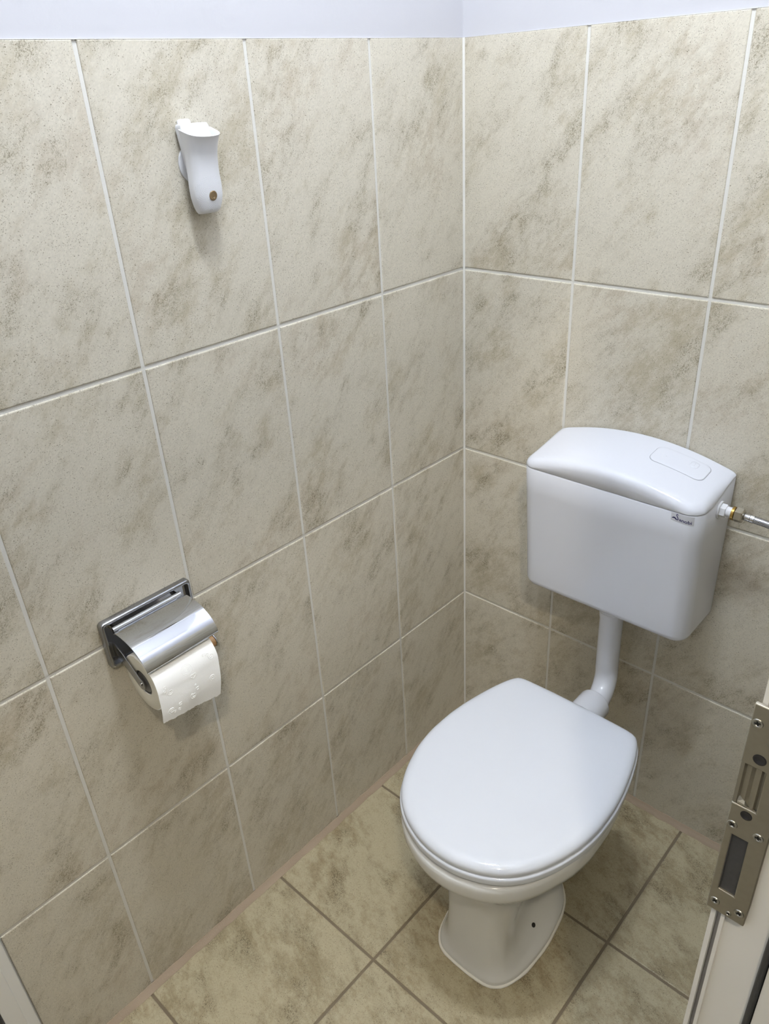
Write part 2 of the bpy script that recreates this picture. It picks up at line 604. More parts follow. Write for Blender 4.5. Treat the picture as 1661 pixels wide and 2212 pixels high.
# grout fillets where the walls meet the floor
def skirt(name, A, B, n):
    mb = MB()
    A, B, n = Vector(A), Vector(B), Vector(n)
    segs = 60
    rings = []
    for k in range(segs + 1):
        p = A.lerp(B, k / segs)
        w = 0.0105 + 0.0018 * math.sin(k * 1.7) * random.random()
        h = 0.0135 + 0.0012 * math.sin(k * 2.3) * random.random()
        rings.append([p, p + Vector((0, 0, h)), p + n * 0.0012 + Vector((0, 0, h)), p + n * 0.5 * w + Vector((0, 0, 0.0052)),
                      p + n * w + Vector((0, 0, 0.0008)), p + n * w])
    mb.loft(rings)
    return struct(mb.build(name, MAT['skirt_grout'], smooth=50))


skirt('baseboard_left', (0.0, -1.199, 0.0), (0.0, 0.0, 0.0), (1, 0, 0))
skirt('baseboard_back', (0.0, 0.0, 0.0), (XR, 0.0, 0.0), (0, -1, 0))

# ------------------------------------------------------------------ door frames (setting)
# doorway of the right wall: plastic frame, its rebate faces the camera
HEAD = 2.12
mb = MB()
prof = [(0.9033, -0.8995), (0.9033, -0.858), (1.03, -0.858), (1.03, -0.904), (0.9470, -0.904), (0.9464, -0.8965), (0.9412, -0.8965), (0.9412, -0.9005),
        (0.9134, -0.8985), (0.9130, -0.9015), (0.9105, -0.9015), (0.9102, -0.893), (0.9068, -0.893), (0.9066, -0.9)]
mb.loft([[(x, y, 0.0) for x, y in prof], [(x, y, HEAD) for x, y in prof]])
mb.box((0.9033, DY1 - 0.03, HEAD), (1.03, -0.858, HEAD + 0.06))
mb.box((0.9033, DY1 - 0.03, 0.0), (1.03, DY1 + 0.012, HEAD))
frame = struct(mb.build('door_1', MAT['pvc'], smooth=30))
mb = MB()
mb.box((0.9069, -0.8945, 0.0), (0.9101, -0.8925, HEAD))
mb.build('frame_groove', MAT['pvc_groove'], frame)
mb = MB()
mb.prism([(0.9414, -0.8967), (0.9462, -0.8967), (0.9462, -0.9035), (0.9446, -0.9055), (0.9425, -0.9045), (0.9414, -0.9020)], 'z', 0.0, HEAD)
mb.build('gasket', MAT['gasket'], frame, smooth=60)

# frame at the near end of the left wall
mb = MB()
prof = [(0.0, -1.2003), (0.0150, -1.2007), (0.0175, -1.2022), (0.0190, -1.2165), (0.0215, -1.2180), (0.0215, -1.2434), (0.017, -1.2436), (0.017, -1.2515), (0.0215, -1.2517),
        (0.0215, -1.30), (0.0, -1.30)]
mb.loft([[(x, y, 0.0) for x, y in prof], [(x, y, HEAD) for x, y in prof]])
mb.box((0.0, -1.70, HEAD - 0.06), (0.0215, -1.30, HEAD))
mb.box((0.0, -1.70, 0.0), (0.0215, -1.64, HEAD - 0.06))
frame2 = struct(mb.build('door_2', MAT['pvc'], smooth=25))
mb = MB()
mb.prism([(0.0172, -1.2438), (0.0225, -1.2440), (0.0245, -1.2475), (0.0225, -1.2512), (0.0172, -1.2513)], 'z', 0.0, HEAD)
mb.build('gasket', MAT['gasket'], frame2, smooth=60)
mb = MB()
mb.box((0.002, -1.64, 0.005), (0.014, -1.30, HEAD - 0.06))
mb.build('door_leaf', MAT['pvc'], frame2, bevel=0.002)

# ------------------------------------------------------------------ ceiling lamp (out of frame, the room's light)
lamp = thing('ceiling_lamp', 'white round ceiling lamp with two bare glowing bulbs above the toilet', 'lamp', (LAMP_POS.x, LAMP_POS.y, CEIL))
mb = MB()
prof = [(0.0, 0.0), (0.19, 0.0), (0.192, -0.008), (0.185, -0.02), (0.12, -0.026), (0.0, -0.027)]
mb.loft([[(LAMP_POS.x + r * math.cos(2 * PI * k / 40), LAMP_POS.y + r * math.sin(2 * PI * k / 40), CEIL + z) for k in range(40)] for r, z in prof[1:-1]])
mb.build('lamp_plate', MAT['lamp_base'], lamp, smooth=40)
for s in (-1, 1):
    bx, by = LAMP_POS.x + s * 0.055, LAMP_POS.y + s * 0.045
    mb = MB()
    mb.tube([(bx, by, CEIL - 0.024), (bx, by, CEIL - 0.05)], 0.016, 20)
    mb.build('socket', MAT['lamp_base'], lamp, smooth=40)
    mb = MB()
    rings = []
    for k in range(1, 10):
        a = PI * k / 10
        rings.append([(bx + 0.025 * math.sin(a) * math.cos(2 * PI * j / 16), by + 0.025 * math.sin(a) * math.sin(2 * PI * j / 16), CEIL - 0.074 + 0.029 * math.cos(a)) for j in range(16)])
    mb.loft(rings)
    mb.build('bulb', MAT['bulb'], lamp, smooth=180)

# lamp on the hallway ceiling outside the doorway (out of frame, lights the lower walls through the door)
hall = thing('hallway_lamp', 'small globe lamp on the hallway ceiling outside the doorway', 'lamp', (HALL_POS.x, HALL_POS.y, CEIL))
mb = MB()
mb.loft([[(HALL_POS.x + r * math.cos(2 * PI * k / 32), HALL_POS.y + r * math.sin(2 * PI * k / 32), CEIL + z) for k in range(32)] for r, z in ((0.06, 0.0), (0.062, -0.01), (0.05, -0.035), (0.028, -0.06), (0.026, -0.10))])
mb.build('lamp_mount', MAT['lamp_base'], hall, smooth=40)
mb = MB()
mb.loft([[(HALL_POS.x + 0.036 * math.sin(PI * k / 10) * math.cos(2 * PI * j / 16), HALL_POS.y + 0.036 * math.sin(PI * k / 10) * math.sin(2 * PI * j / 16), HALL_POS.z + 0.036 * math.cos(PI * k / 10)) for j in range(16)] for k in range(1, 10)])
mb.build('bulb', MAT['hall_bulb'], hall, smooth=180)

# ------------------------------------------------------------------ toilet
TX = 0.441
toilet = thing('toilet', 'white ceramic floor toilet with its seat lid closed, standing on brown tiles', 'toilet', (TX, -0.43, 0.0))
LIDP = [(-0.657, 0.0), (-0.6545, 0.030), (-0.648, 0.054), (-0.635, 0.084), (-0.615, 0.112), (-0.590, 0.134), (-0.557, 0.1525), (-0.526, 0.1645), (-0.489, 0.1745),
        (-0.440, 0.1800), (-0.400, 0.1795), (-0.3545, 0.1745), (-0.317, 0.1675), (-0.280, 0.1585), (-0.250, 0.1490), (-0.230, 0.1400), (-0.2185, 0.1295), (-0.2145, 0.112), (-0.2125, 0.06), (-0.212, 0.0)]


def resample(pts, n):
    """Even arc-length resampling of a closed outline."""
    P = [Vector(p) for p in pts] + [Vector(pts[0])]
    acc = [0.0]
    for a, c in zip(P, P[1:]):
        acc.append(acc[-1] + (c - a).length)
    out, k = [], 0
    for i in range(n):
        s = acc[-1] * i / n
        while acc[k + 1] < s:
            k += 1
        t = (s - acc[k]) / max(1e-9, acc[k + 1] - acc[k])
        out.append(tuple(P[k].lerp(P[k + 1], t)))
    return out


lid_out = resample(sym_outline(LIDP, TX, 120), 150)
lid_c = Vector((TX, -0.43))


def ring_at(pts, z):
    return [(x, y, z) for x, y in pts]


def scaled(pts, s, c):
    return [(c.x + (x - c.x) * s, c.y + (y - c.y) * s) for x, y in pts]


mb = MB()
rings = []
LZ0, LZ1, LR = 0.4150, 0.4335, 0.015
rings.append(ring_at(offset_poly(lid_out, 0.006), LZ0))
rings.append(ring_at(offset_poly(lid_out, 0.0008), LZ0 + 0.0004))
rings.append(ring_at(lid_out, LZ0 + 0.0018))
rings.append(ring_at(lid_out, LZ1 - LR * 0.82))
for k in range(1, 9):
    a = 0.5 * PI * k / 8
    rings.append(ring_at(offset_poly(lid_out, 0.020 * (1 - math.cos(a))), LZ1 - LR * 0.82 + LR * 0.82 * math.sin(a)))
inner = offset_poly(lid_out, 0.020)
for s, dz in ((0.9, 0.0007), (0.75, 0.0014), (0.55, 0.0020), (0.3, 0.0025), (0.1, 0.0027)):
    rings.append(ring_at(scaled(inner, s, lid_c), LZ1 + dz))
mb.loft(rings)
mb.build('lid', MAT['seat_plastic'], toilet, smooth=35)

mb = MB()
seat_out = offset_poly(lid_out, -0.0028)
SZ0, SZ1 = 0.3988, 0.4138
rings = [ring_at(offset_poly(seat_out, 0.006), SZ0), ring_at(offset_poly(seat_out, 0.0010), SZ0), ring_at(offset_poly(seat_out, 0.0002), SZ0 + 0.0006), ring_at(seat_out, SZ0 + 0.002)]
for k in range(0, 7):
    a = 0.5 * PI * k / 6
    rings.append(ring_at(offset_poly(seat_out, 0.006 * (1 - math.cos(a))), SZ1 - 0.0045 + 0.0045 * math.sin(a)))
inn = scaled(lid_out, 0.66, lid_c)
rings += [ring_at(inn, SZ1), ring_at(scaled(lid_out, 0.64, lid_c), SZ1 - 0.006), ring_at(scaled(lid_out, 0.65, lid_c), SZ0)]
rings.append(rings[0])
mb.loft(rings, False, False)
mb.build('seat', MAT['seat_plastic'], toilet, smooth=35)

BASE = [(-0.585, 0.0), (-0.5815, 0.048), (-0.573, 0.066), (-0.553, 0.0815), (-0.527, 0.0905), (-0.497, 0.0955), (-0.465, 0.097), (-0.434, 0.0965),
        (-0.398, 0.092), (-0.363, 0.0855), (-0.339, 0.077), (-0.322, 0.066), (-0.300, 0.045), (-0.285, 0.0)]
RIM = [(y + (0.004 if y < -0.5 else 0.0), w * 0.975) for y, w in LIDP]
RIM = [(RIM[0][0], 0.0)] + RIM[1:-1] + [(-0.196, 0.0)]
RIM[-2] = (-0.1985, 0.07)
RIM[-3] = (-0.203, 0.112)


def grow(pairs, wscale, f, bk):
    """Rescale an outline's half-widths and move its front and back ends."""
    y0, y1 = pairs[0][0], pairs[-1][0]
    return [(f + (y - y0) / (y1 - y0) * (bk - f), w * wscale) for y, w in pairs]


SECT = [
    (0.0005, grow(BASE, 1.0, -0.585, -0.285)),
    (0.010, grow(BASE, 1.0, -0.5848, -0.285)),
    (0.015, grow(BASE, 0.985, -0.5835, -0.285)),
    (0.020, [(-0.5815, 0), (-0.578, 0.045), (-0.569, 0.063), (-0.549, 0.0775), (-0.523, 0.085), (-0.493, 0.087), (-0.461, 0.086), (-0.43, 0.084), (-0.394, 0.079), (-0.35, 0.069), (-0.315, 0.052), (-0.282, 0)]),
    (0.030, [(-0.580, 0), (-0.576, 0.042), (-0.566, 0.060), (-0.546, 0.0755), (-0.520, 0.082), (-0.49, 0.082), (-0.458, 0.079), (-0.425, 0.076), (-0.385, 0.070), (-0.34, 0.060), (-0.305, 0.046), (-0.275, 0)]),
    (0.045, [(-0.578, 0), (-0.574, 0.040), (-0.563, 0.058), (-0.543, 0.0715), (-0.518, 0.0745), (-0.49, 0.0715), (-0.458, 0.067), (-0.425, 0.063), (-0.385, 0.058), (-0.34, 0.050), (-0.30, 0.039), (-0.268, 0)]),
    (0.062, [(-0.5765, 0), (-0.5725, 0.0395), (-0.5615, 0.057), (-0.5415, 0.069), (-0.5165, 0.0695), (-0.488, 0.0645), (-0.457, 0.058), (-0.4225, 0.0535), (-0.383, 0.050), (-0.338, 0.045), (-0.298, 0.036), (-0.265, 0)]),
    (0.085, [(-0.575, 0), (-0.571, 0.039), (-0.560, 0.056), (-0.540, 0.0665), (-0.515, 0.0655), (-0.487, 0.058), (-0.456, 0.0505), (-0.42, 0.047), (-0.38, 0.045), (-0.335, 0.041), (-0.295, 0.033), (-0.262, 0)]),
    (0.130, [(-0.573, 0), (-0.569, 0.038), (-0.558, 0.055), (-0.538, 0.065), (-0.512, 0.063), (-0.483, 0.055), (-0.450, 0.048), (-0.415, 0.045), (-0.375, 0.044), (-0.33, 0.041), (-0.29, 0.034), (-0.255, 0)]),
    (0.190, [(-0.574, 0), (-0.570, 0.040), (-0.558, 0.058), (-0.536, 0.071), (-0.508, 0.074), (-0.477, 0.071), (-0.444, 0.067), (-0.41, 0.064), (-0.37, 0.060), (-0.325, 0.053), (-0.28, 0.042), (-0.245, 0)]),
    (0.250, grow(BASE, 1.02, -0.580, -0.235)),
    (0.290, grow(BASE, 1.32, -0.603, -0.22)),
    (0.315, grow(RIM, 0.86, -0.632, -0.207)),
    (0.332, grow(RIM, 0.945, -0.648, -0.199)),
    (0.345, grow(RIM, 0.99, -0.6565, -0.196)),
    (0.360, grow(RIM, 1.008, -0.6615, -0.196)),
    (0.3775, grow(RIM, 1.012, -0.6628, -0.196)),
    (0.3850, grow(RIM, 1.010, -0.6615, -0.196)),
    (0.3880, grow(RIM, 0.998, -0.6590, -0.198)),
    (0.3888, grow(RIM, 0.955, -0.6480, -0.202)),
]
mb = MB()
mb.loft([ring_at(sym_outline(s, TX, 48), z) for z, s in SECT])
# horn at the back that takes the flush pipe
horn = [(TX, -0.245, 0.350), (TX, -0.208, 0.361), (TX, -0.187, 0.364)]
mb.tube(horn, [0.045, 0.036, 0.032], 28)
mb.build('bowl', MAT['ceramic'], toilet, smooth=60)

mb = MB()
bead = sym_outline(grow(BASE, 1.0, -0.585, -0.285), TX, 48)
bead = offset_poly(bead, -0.0008)
n = len(bead)
rings = []
for k in range(n):
    a, c = Vector(bead[k - 1]), Vector(bead[(k + 1) % n])
    t = (c - a).normalized()
    nr = Vector((t.y, -t.x))
    rr_ = 0.0036 + 0.0007 * math.sin(k * 0.9) * random.random()
    rings.append([(bead[k][0] + nr.x * rr_ * math.cos(q), bead[k][1] + nr.y * rr_ * math.cos(q), 0.0018 + rr_ * 0.9 * math.sin(q)) for q in [2 * PI * j / 8 for j in range(8)]])
rings.append(rings[0])
mb.loft(rings, False, False)
o = mb.build('sealant_bead', MAT['silicone'], toilet, smooth=180)
o['label'] = 'pale sealant line around the foot'

for sx in (-1, 1):
    mb = MB()
    c = Vector((TX + sx * 0.0675, -0.4430, 0.0430))
    nr = Vector((sx * 0.80, 0.0, 0.60)).normalized()
    mb.tube([c - nr * 0.004, c + nr * 0.0012], [0.0040, 0.0046], 16)
    o = mb.build('bolt_hole', MAT['black_hole'], toilet, smooth=40)
    o['label'] = 'dark fixing hole in the foot'

for bx_, by_ in ((-0.10, -0.585), (0.10, -0.585), (-0.135, -0.33), (0.135, -0.33)):
    mb = MB()
    mb.tube([(TX + bx_, by_, 0.3880), (TX + bx_, by_, 0.4000)], 0.008, 16)
    mb.build('seat_buffer', MAT['seat_plastic'], toilet, smooth=40)

for sx in (-1, 1):
    mb = MB()
    mb.tube([(TX + sx * 0.075 - 0.016, -0.2075, 0.4065), (TX + sx * 0.075 + 0.016, -0.2075, 0.4065)], 0.0085, 20)
    mb.tube([(TX + sx * 0.075, -0.2075, 0.388), (TX + sx * 0.075, -0.2075, 0.402)], 0.012, 20)
    mb.build('hinge', MAT['seat_plastic'], toilet, smooth=40)

# ------------------------------------------------------------------ cistern
CX, CW = 0.424, 0.175
cist = thing('toilet_cistern', 'white plastic wall cistern with arched lid and flush button, hung on the back wall', 'cistern', (CX, 0.0, 0.592))


def depth_at(z):
    return 0.128 + (z - 0.60) * (0.150 - 0.128) / (0.876 - 0.60)


def seam(y):
    t = max(0.0, min(1.0, (y + 0.112) / 0.112))
    return 0.8762 + 0.0215 * t * t * (3 - 2 * t)


def dense_edges(x0, x1, y0, y1, r, seg, rr, counts=(28, 8, 28, 8)):
    """Rounded rectangle with its straight edges split too (front, right, back, left)."""
    pts = rrect(x0, x1, y0, y1, r, seg, rr)
    m_ = seg + 1
    out = []
    for c_ in range(4):
        out += pts[c_ * m_:(c_ + 1) * m_]
        a, b_ = pts[(c_ + 1) * m_ - 1], pts[((c_ + 1) * m_) % (4 * m_)]
        n_ = counts[c_]
        out += [(a[0] + (b_[0] - a[0]) * q / n_, a[1] + (b_[1] - a[1]) * q / n_) for q in range(1, n_)]
    return out


def cist_ring(ins, D, back_ins=0.0, r=0.030):
    rf = max(0.004, r - ins)
    return dense_edges(CX - CW + ins, CX + CW - ins, -D + ins, -0.0008 - back_ins, rf, 9, (rf, rf, 0.006, 0.006))


def ztop(x, y):
    return 0.9325 - 0.0185 * (max(0.0, -y) / 0.148) ** 1.35 - 0.963 * (x - CX) ** 2


mb = MB()
rings = []
rb = 0.022
for k in range(0, 9):
    a = 0.5 * PI * k / 8
    z = 0.590 + rb * (1 - math.cos(a)) * 0.9
    rings.append([(x, y, z) for x, y in cist_ring(rb * (1 - math.sin(a)), depth_at(z))])
for z in (0.65, 0.70, 0.76, 0.82):
    rings.append([(x, y, z) for x, y in cist_ring(0.0, depth_at(z))])
top = cist_ring(0.0, depth_at(0.876))
rings.append([(x, y, seam(y) - 0.0022) for x, y in top])
rings.append([(x, y, seam(y) - 0.0006) for x, y in cist_ring(0.0013, depth_at(0.876))])
mb.loft(rings)
mb.build('tank', MAT['cistern_plastic'], cist, smooth=50)

mb = MB()
LD = depth_at(0.876)
rings = [[(x, y, seam(y) - 0.0002) for x, y in cist_ring(0.0016, LD)], [(x, y, seam(y) + 0.0010) for x, y in cist_ring(0.0, LD)]]
RF = 0.014
base_r = cist_ring(0.0, LD)
for k in range(0, 10):
    a = 0.5 * PI * k / 9
    ins = RF * (1 - math.cos(a))
    pts = cist_ring(ins, LD, ins * 0.35)
    ring = []
    for (x, y), (bx, by) in zip(pts, base_r):
        zt = ztop(x, y)
        hmax = max(0.001, ztop(bx, by) - seam(by) - 0.0016)
        rfl = min(RF, hmax)
        ring.append((x, y, zt - rfl * (1 - math.sin(a))))
    rings.append(ring)
for ins in (0.018, 0.026, 0.036, 0.046, 0.056, 0.066):
    pts = cist_ring(ins, LD, ins - RF * 0.65)
    rings.append([(x, y, ztop(x, y)) for x, y in pts])
ids = mb.loft(rings, True, False)[-1]
nf = 2 * 10 + 27
b0 = nf + 7
for k in range(nf - 1):
    mb.face([ids[k], ids[k + 1], ids[b0 + nf - 2 - k], ids[b0 + nf - 1 - k]])
mb.face([ids[k] for k in range(nf - 1, b0 + 1)])
mb.face([ids[k] for k in range(b0 + nf - 1, len(ids))] + [ids[0]])
mb.build('cistern_lid', MAT['cistern_plastic'], cist, smooth=60)

bx0, bx1, by0, by1 = 0.4665, 0.5655, -0.0785, -0.0270


def button_rings(mb, x0, x1, y0, y1, r, layers):
    rings = []
    for ins, dz in layers:
        rq = max(0.0015, r - ins)
        pts = dense_edges(x0 + ins, x1 - ins, y0 + ins, y1 - ins, rq, 8, (rq,) * 4, (10, 3, 10, 3))
        rings.append([(x, y, ztop(x, y) + dz) for x, y in pts])
    mb.loft(rings)


mb = MB()
button_rings(mb, bx0 - 0.0008, bx1 + 0.0008, by0 - 0.0008, by1 + 0.0008, 0.0145, ((0, -0.002), (0, 0.00025), (0.003, 0.00030), (0.012, 0.00030), (0.022, 0.00030)))
o = mb.build('button_gap', MAT['groove'], cist, smooth=60)
o['label'] = 'thin grey gap around the flush button'
mb = MB()
button_rings(mb, bx0, bx1, by0, by1, 0.0140, ((0, -0.001), (0, 0.0007), (0.0005, 0.0011), (0.0013, 0.0013), (0.006, 0.0013), (0.013, 0.0013), (0.019, 0.0012), (0.0245, 0.0012)))
btn = mb.build('flush_button', MAT['cistern_plastic'], cist, smooth=60)
mb = MB()
fx, fy = 0.5385, -0.0440
button_rings(mb, fx - 0.0075, fx + 0.0075, fy - 0.0085, fy + 0.0085, 0.004, ((0, 0.0008), (0.0003, 0.0015), (0.0016, 0.0019), (0.004, 0.0020), (0.0065, 0.0020)))
o = mb.build('finger_mark', MAT['cistern_plastic'], cist, smooth=60)
o.parent = btn
o.location = (0, 0, 0)

# inlet nut on the right side of the tank
AY, AZ = -0.063, 0.8575
CR = CX + CW


def hexring(x, r, y=AY, z=AZ, rot=0.0, n=6):
    return [(x, y + r * math.cos(2 * PI * k / n + rot), z + r * math.sin(2 * PI * k / n + rot)) for k in range(n)]


mb = MB()
mb.tube([(CR - 0.002, AY, AZ), (CR + 0.0022, AY, AZ), (CR + 0.0032, AY, AZ)], [0.0155, 0.0155, 0.0145], 32)
mb.loft([hexring(CR + 0.003, 0.0118, rot=0.35), hexring(CR + 0.0035, 0.0123, rot=0.35), hexring(CR + 0.0115, 0.0123, rot=0.35), hexring(CR + 0.0125, 0.0112, rot=0.35)])
mb.tube([(CR + 0.012, AY, AZ), (CR + 0.0135, AY, AZ), (CR + 0.0225, AY, AZ)], [0.0085, 0.0092, 0.0092], 28)
mb.build('inlet_nut', MAT['white_plastic'], cist, smooth=30)


# logo: swan-shaped S followed by "anobi", navy on a clear sticker
def front_y(z):
    return -depth_at(z)


def cist_front_point(u, z, off):
    """Point on the tank's front, following the rounded corner; u is the distance from the tank's middle along the surface."""
    r, D = 0.030, depth_at(z)
    flat = CW - r
    if u <= flat:
        return (CX + u, -D - off, z)
    a = (u - flat) / r
    return (CX + flat + (r + off) * math.sin(a), -D + r - (r + off) * math.cos(a), z)


mb = MB()
front, back = [], []
N_ = 16
for k in range(N_ + 1):
    u = 0.1262 + (0.1650 - 0.1262) * k / N_
    dz = -0.10 * (u - 0.1262)
    front.append((cist_front_point(u, 0.8605 + dz, 0.00035), cist_front_point(u, min(0.8752, 0.8778 + dz), 0.00035)))
    back.append((cist_front_point(u, 0.8605 + dz, -0.0004), cist_front_point(u, min(0.8752, 0.8778 + dz), -0.0004)))
mb.loft([[f[0], f[1], b_[1], b_[0]] for f, b_ in zip(front, back)])
mb.build('sticker', MAT['sticker'], cist)

mb = MB()
LOGO_U, LOGO_Z = 0.1255, 0.8632     # left end, text baseline


def lg(px, pz, off=0.0006):
    return cist_front_point(LOGO_U + px, LOGO_Z + pz - 0.14 * max(0.0, px - 0.008), off)


def stroke(mb, pts, widths):
    left, right = [], []
    for k, (x, z) in enumerate(pts):
        a = Vector(pts[max(0, k - 1)])
        c = Vector(pts[min(len(pts) - 1, k + 1)])
        t = (c - a).normalized()
        nx, nz = -t.y, t.x
        w = widths[k] / 2
        left.append((x + nx * w, z + nz * w))
        right.append((x - nx * w, z - nz * w))
    for k in range(len(pts) - 1):
        mb.quad(lg(*left[k]), lg(*right[k]), lg(*right[k + 1]), lg(*left[k + 1]))


def cat(pts, n=10):
    out = []
    P = [Vector(pts[0])] + [Vector(p) for p in pts] + [Vector(pts[-1])]
    for k in range(1, len(P) - 2):
        for j in range(n):
            t = j / n
            out.append(tuple(0.5 * ((2 * P[k]) + (P[k + 1] - P[k - 1]) * t + (2 * P[k - 1] - 5 * P[k] + 4 * P[k + 1] - P[k + 2]) * t * t + (3 * P[k] - P[k - 1] - 3 * P[k + 1] + P[k + 2]) * t**3)))
    out.append(tuple(P[-2]))
    return out


mm_ = 0.001
neck = cat([(a_, c_ * 1.16) for a_, c_ in [(13.6 * mm_, 8.0 * mm_), (12.6 * mm_, 9.4 * mm_), (11.0 * mm_, 9.2 * mm_), (10.5 * mm_, 7.6 * mm_), (11.6 * mm_, 5.6 * mm_), (13.0 * mm_, 3.6 * mm_), (13.3 * mm_, 1.6 * mm_), (11.8 * mm_, 0.1 * mm_), (9.4 * mm_, 0.3 * mm_), (8.2 * mm_, 1.1 * mm_)]])
stroke(mb, neck, [(0.7 + 0.9 * math.sin(PI * k / (len(neck) - 1))) * mm_ for k in range(len(neck))])
wing = cat([(2.6 * mm_, 0.9 * mm_), (5.2 * mm_, 2.7 * mm_), (8.0 * mm_, 2.5 * mm_), (11.8 * mm_, 0.2 * mm_)])
stroke(mb, wing, [(0.15 + 2.7 * math.sin(PI * k / (len(wing) - 1)) ** 0.8) * mm_ for k in range(len(wing))])
fc = bpy.data.curves.new('logo_text', 'FONT')
fc.body = 'anobi'
fc.size = 0.0072
fc.offset = 0.00012
fo = bpy.data.objects.new('logo_text', fc)
COL.objects.link(fo)
dg = bpy.context.evaluated_depsgraph_get()
tm = bpy.data.meshes.new_from_object(fo.evaluated_get(dg))
base = len(mb.v)
for v in tm.vertices:
    mb.vert(lg(0.0150 + v.co.x * 1.34, 0.0 + v.co.y * 1.20))
for p in tm.polygons:
    mb.face([base + k for k in p.vertices])
bpy.data.objects.remove(fo)
bpy.data.curves.remove(fc)
bpy.data.meshes.remove(tm)
o = mb.build('logo', MAT['navy'], cist)
o['label'] = 'small navy brand lettering with a swan shaped first letter'

# ------------------------------------------------------------------ flush pipe between tank and bowl
pipe = thing('flush_pipe', 'white plastic flush pipe bending from the cistern down into the toilet', 'pipe', (0.43, -0.07, 0.36))
PX = 0.4285
mb = MB()
path = [(PX, -0.066, 0.5915), (PX, -0.066, 0.52), (PX + 0.001, -0.0665, 0.46), (PX + 0.002, -0.067, 0.425)]
ec = Vector((PX + 0.003, -0.122, 0.418))
for k in range(0, 9):
    a = math.radians(80) * k / 8
    path.append((PX + 0.002 + 0.0012 * k, -0.122 + 0.055 * math.cos(a), 0.418 - 0.055 * math.sin(a)))
path.append((TX, -0.140, 0.3635))
mb.tube(path, 0.0235, 32)
mb.build('pipe_bend', MAT['pipe_plastic'], pipe, smooth=60)
mb = MB()
mb.tube([(PX, -0.066, 0.5915), (PX, -0.066, 0.5745), (PX, -0.066, 0.565), (PX, -0.066, 0.552)], [0.0335, 0.0325, 0.0258, 0.0252], 18)
mb.build('union_nut', MAT['pipe_plastic'], pipe, smooth=20)
mb = MB()
cz = [(0.0243, -0.1300), (0.0243, -0.1262), (0.0310, -0.1262), (0.0328, -0.1270), (0.0335, -0.1290), (0.0335, -0.160), (0.0335, -0.185)]
mb.loft([[(TX - 0.001 + r * math.cos(2 * PI * k / 40), y, 0.3640 + r * math.sin(2 * PI * k / 40)) for k in range(40)] for r, y in cz])
mb.build('cuff', MAT['pipe_plastic'], pipe, smooth=50)

# ------------------------------------------------------------------ supply hose
hose = thing('supply_hose', 'braided steel water hose screwed to the right side of the cistern', 'hose', (CR + 0.023, AY, AZ))
mb = MB()
mb.tube([(CR + 0.0215, AY, AZ), (CR + 0.022, AY, AZ), (CR + 0.0262, AY, AZ), (CR + 0.0267, AY, AZ)], [0.0112, 0.0122, 0.0122, 0.0112], 30)
mb.build('washer', MAT['brass'], hose, smooth=40)
mb = MB()
mb.loft([hexring(CR + 0.0268, 0.0118, rot=0.3), hexring(CR + 0.0278, 0.0130, rot=0.3), hexring(CR + 0.039, 0.0130, rot=0.3), hexring(CR + 0.041, 0.0112, rot=0.3)])
mb.build('hex_nut', MAT['nickel'], hose, smooth=25)
mb = MB()
mb.tube([(CR + 0.0405, AY, AZ), (CR + 0.042, AY, AZ), (CR + 0.0515, AY, AZ - 0.0003), (CR + 0.052, AY, AZ - 0.0003), (CR + 0.0525, AY, AZ - 0.0003), (CR + 0.0585, AY, AZ - 0.0007)],
        [0.0058, 0.0065, 0.0068, 0.0060, 0.0070, 0.0070], 26)
mb.build('ferrule', MAT['steel'], hose, smooth=35)
mb = MB()
hp = []
ctrl = [(CR + 0.058, AY, AZ - 0.0007), (CR + 0.085, AY + 0.0005, AZ - 0.003), (CR + 0.13, AY + 0.004, AZ - 0.012), (CR + 0.20, AY + 0.012, AZ - 0.03), (XR - 0.012, AY + 0.016, AZ - 0.045)]
P = [Vector(ctrl[0])] + [Vector(c) for c in ctrl] + [Vector(ctrl[-1])]
for k in range(1, len(P) - 2):
    for j in range(10):
        t = j / 10
        hp.append(0.5 * ((2 * P[k]) + (P[k + 1] - P[k - 1]) * t + (2 * P[k - 1] - 5 * P[k] + 4 * P[k + 1] - P[k + 2]) * t * t + (3 * P[k] - P[k - 1] - 3 * P[k + 1] + P[k + 2]) * t**3))
hp.append(P[-2])
mb.tube(hp, 0.0062, 24, uv=True)
mb.build('braid', MAT['braid'], hose, smooth=180)
mb = MB()
mb.tube([(XR - 0.014, AY + 0.016, AZ - 0.045), (XR - 0.001, AY + 0.016, AZ - 0.045)], 0.011, 24)
mb.build('wall_fitting', MAT['nickel'], hose, smooth=40)

# ------------------------------------------------------------------ toilet paper holder
holder = thing('toilet_paper_holder', 'chrome toilet paper holder with curved flap, screwed to the left wall', 'toilet paper holder', (0.0, -0.8355, 0.795))
PY0, PY1, PZ0, PZ1 = -0.9165, -0.7550, 0.7525, 0.8375
mb = MB()


def plate_ring(ins, x, r):
    return [(x, y, z) for y, z in rrect(PY0 + ins, PY1 - ins, PZ0 + ins, PZ1 - ins, r, 5)]


mb.loft([plate_ring(0, 0.0002, 0.006), plate_ring(0, 0.0085, 0.006), plate_ring(0.0012, 0.0112, 0.0055), plate_ring(0.003, 0.0122, 0.005),
         plate_ring(0.0055, 0.0116, 0.004), plate_ring(0.0085, 0.0045, 0.003), plate_ring(0.0115, 0.0035, 0.002)])
mb.build('wall_plate', MAT['chrome_dark'], holder, smooth=40)

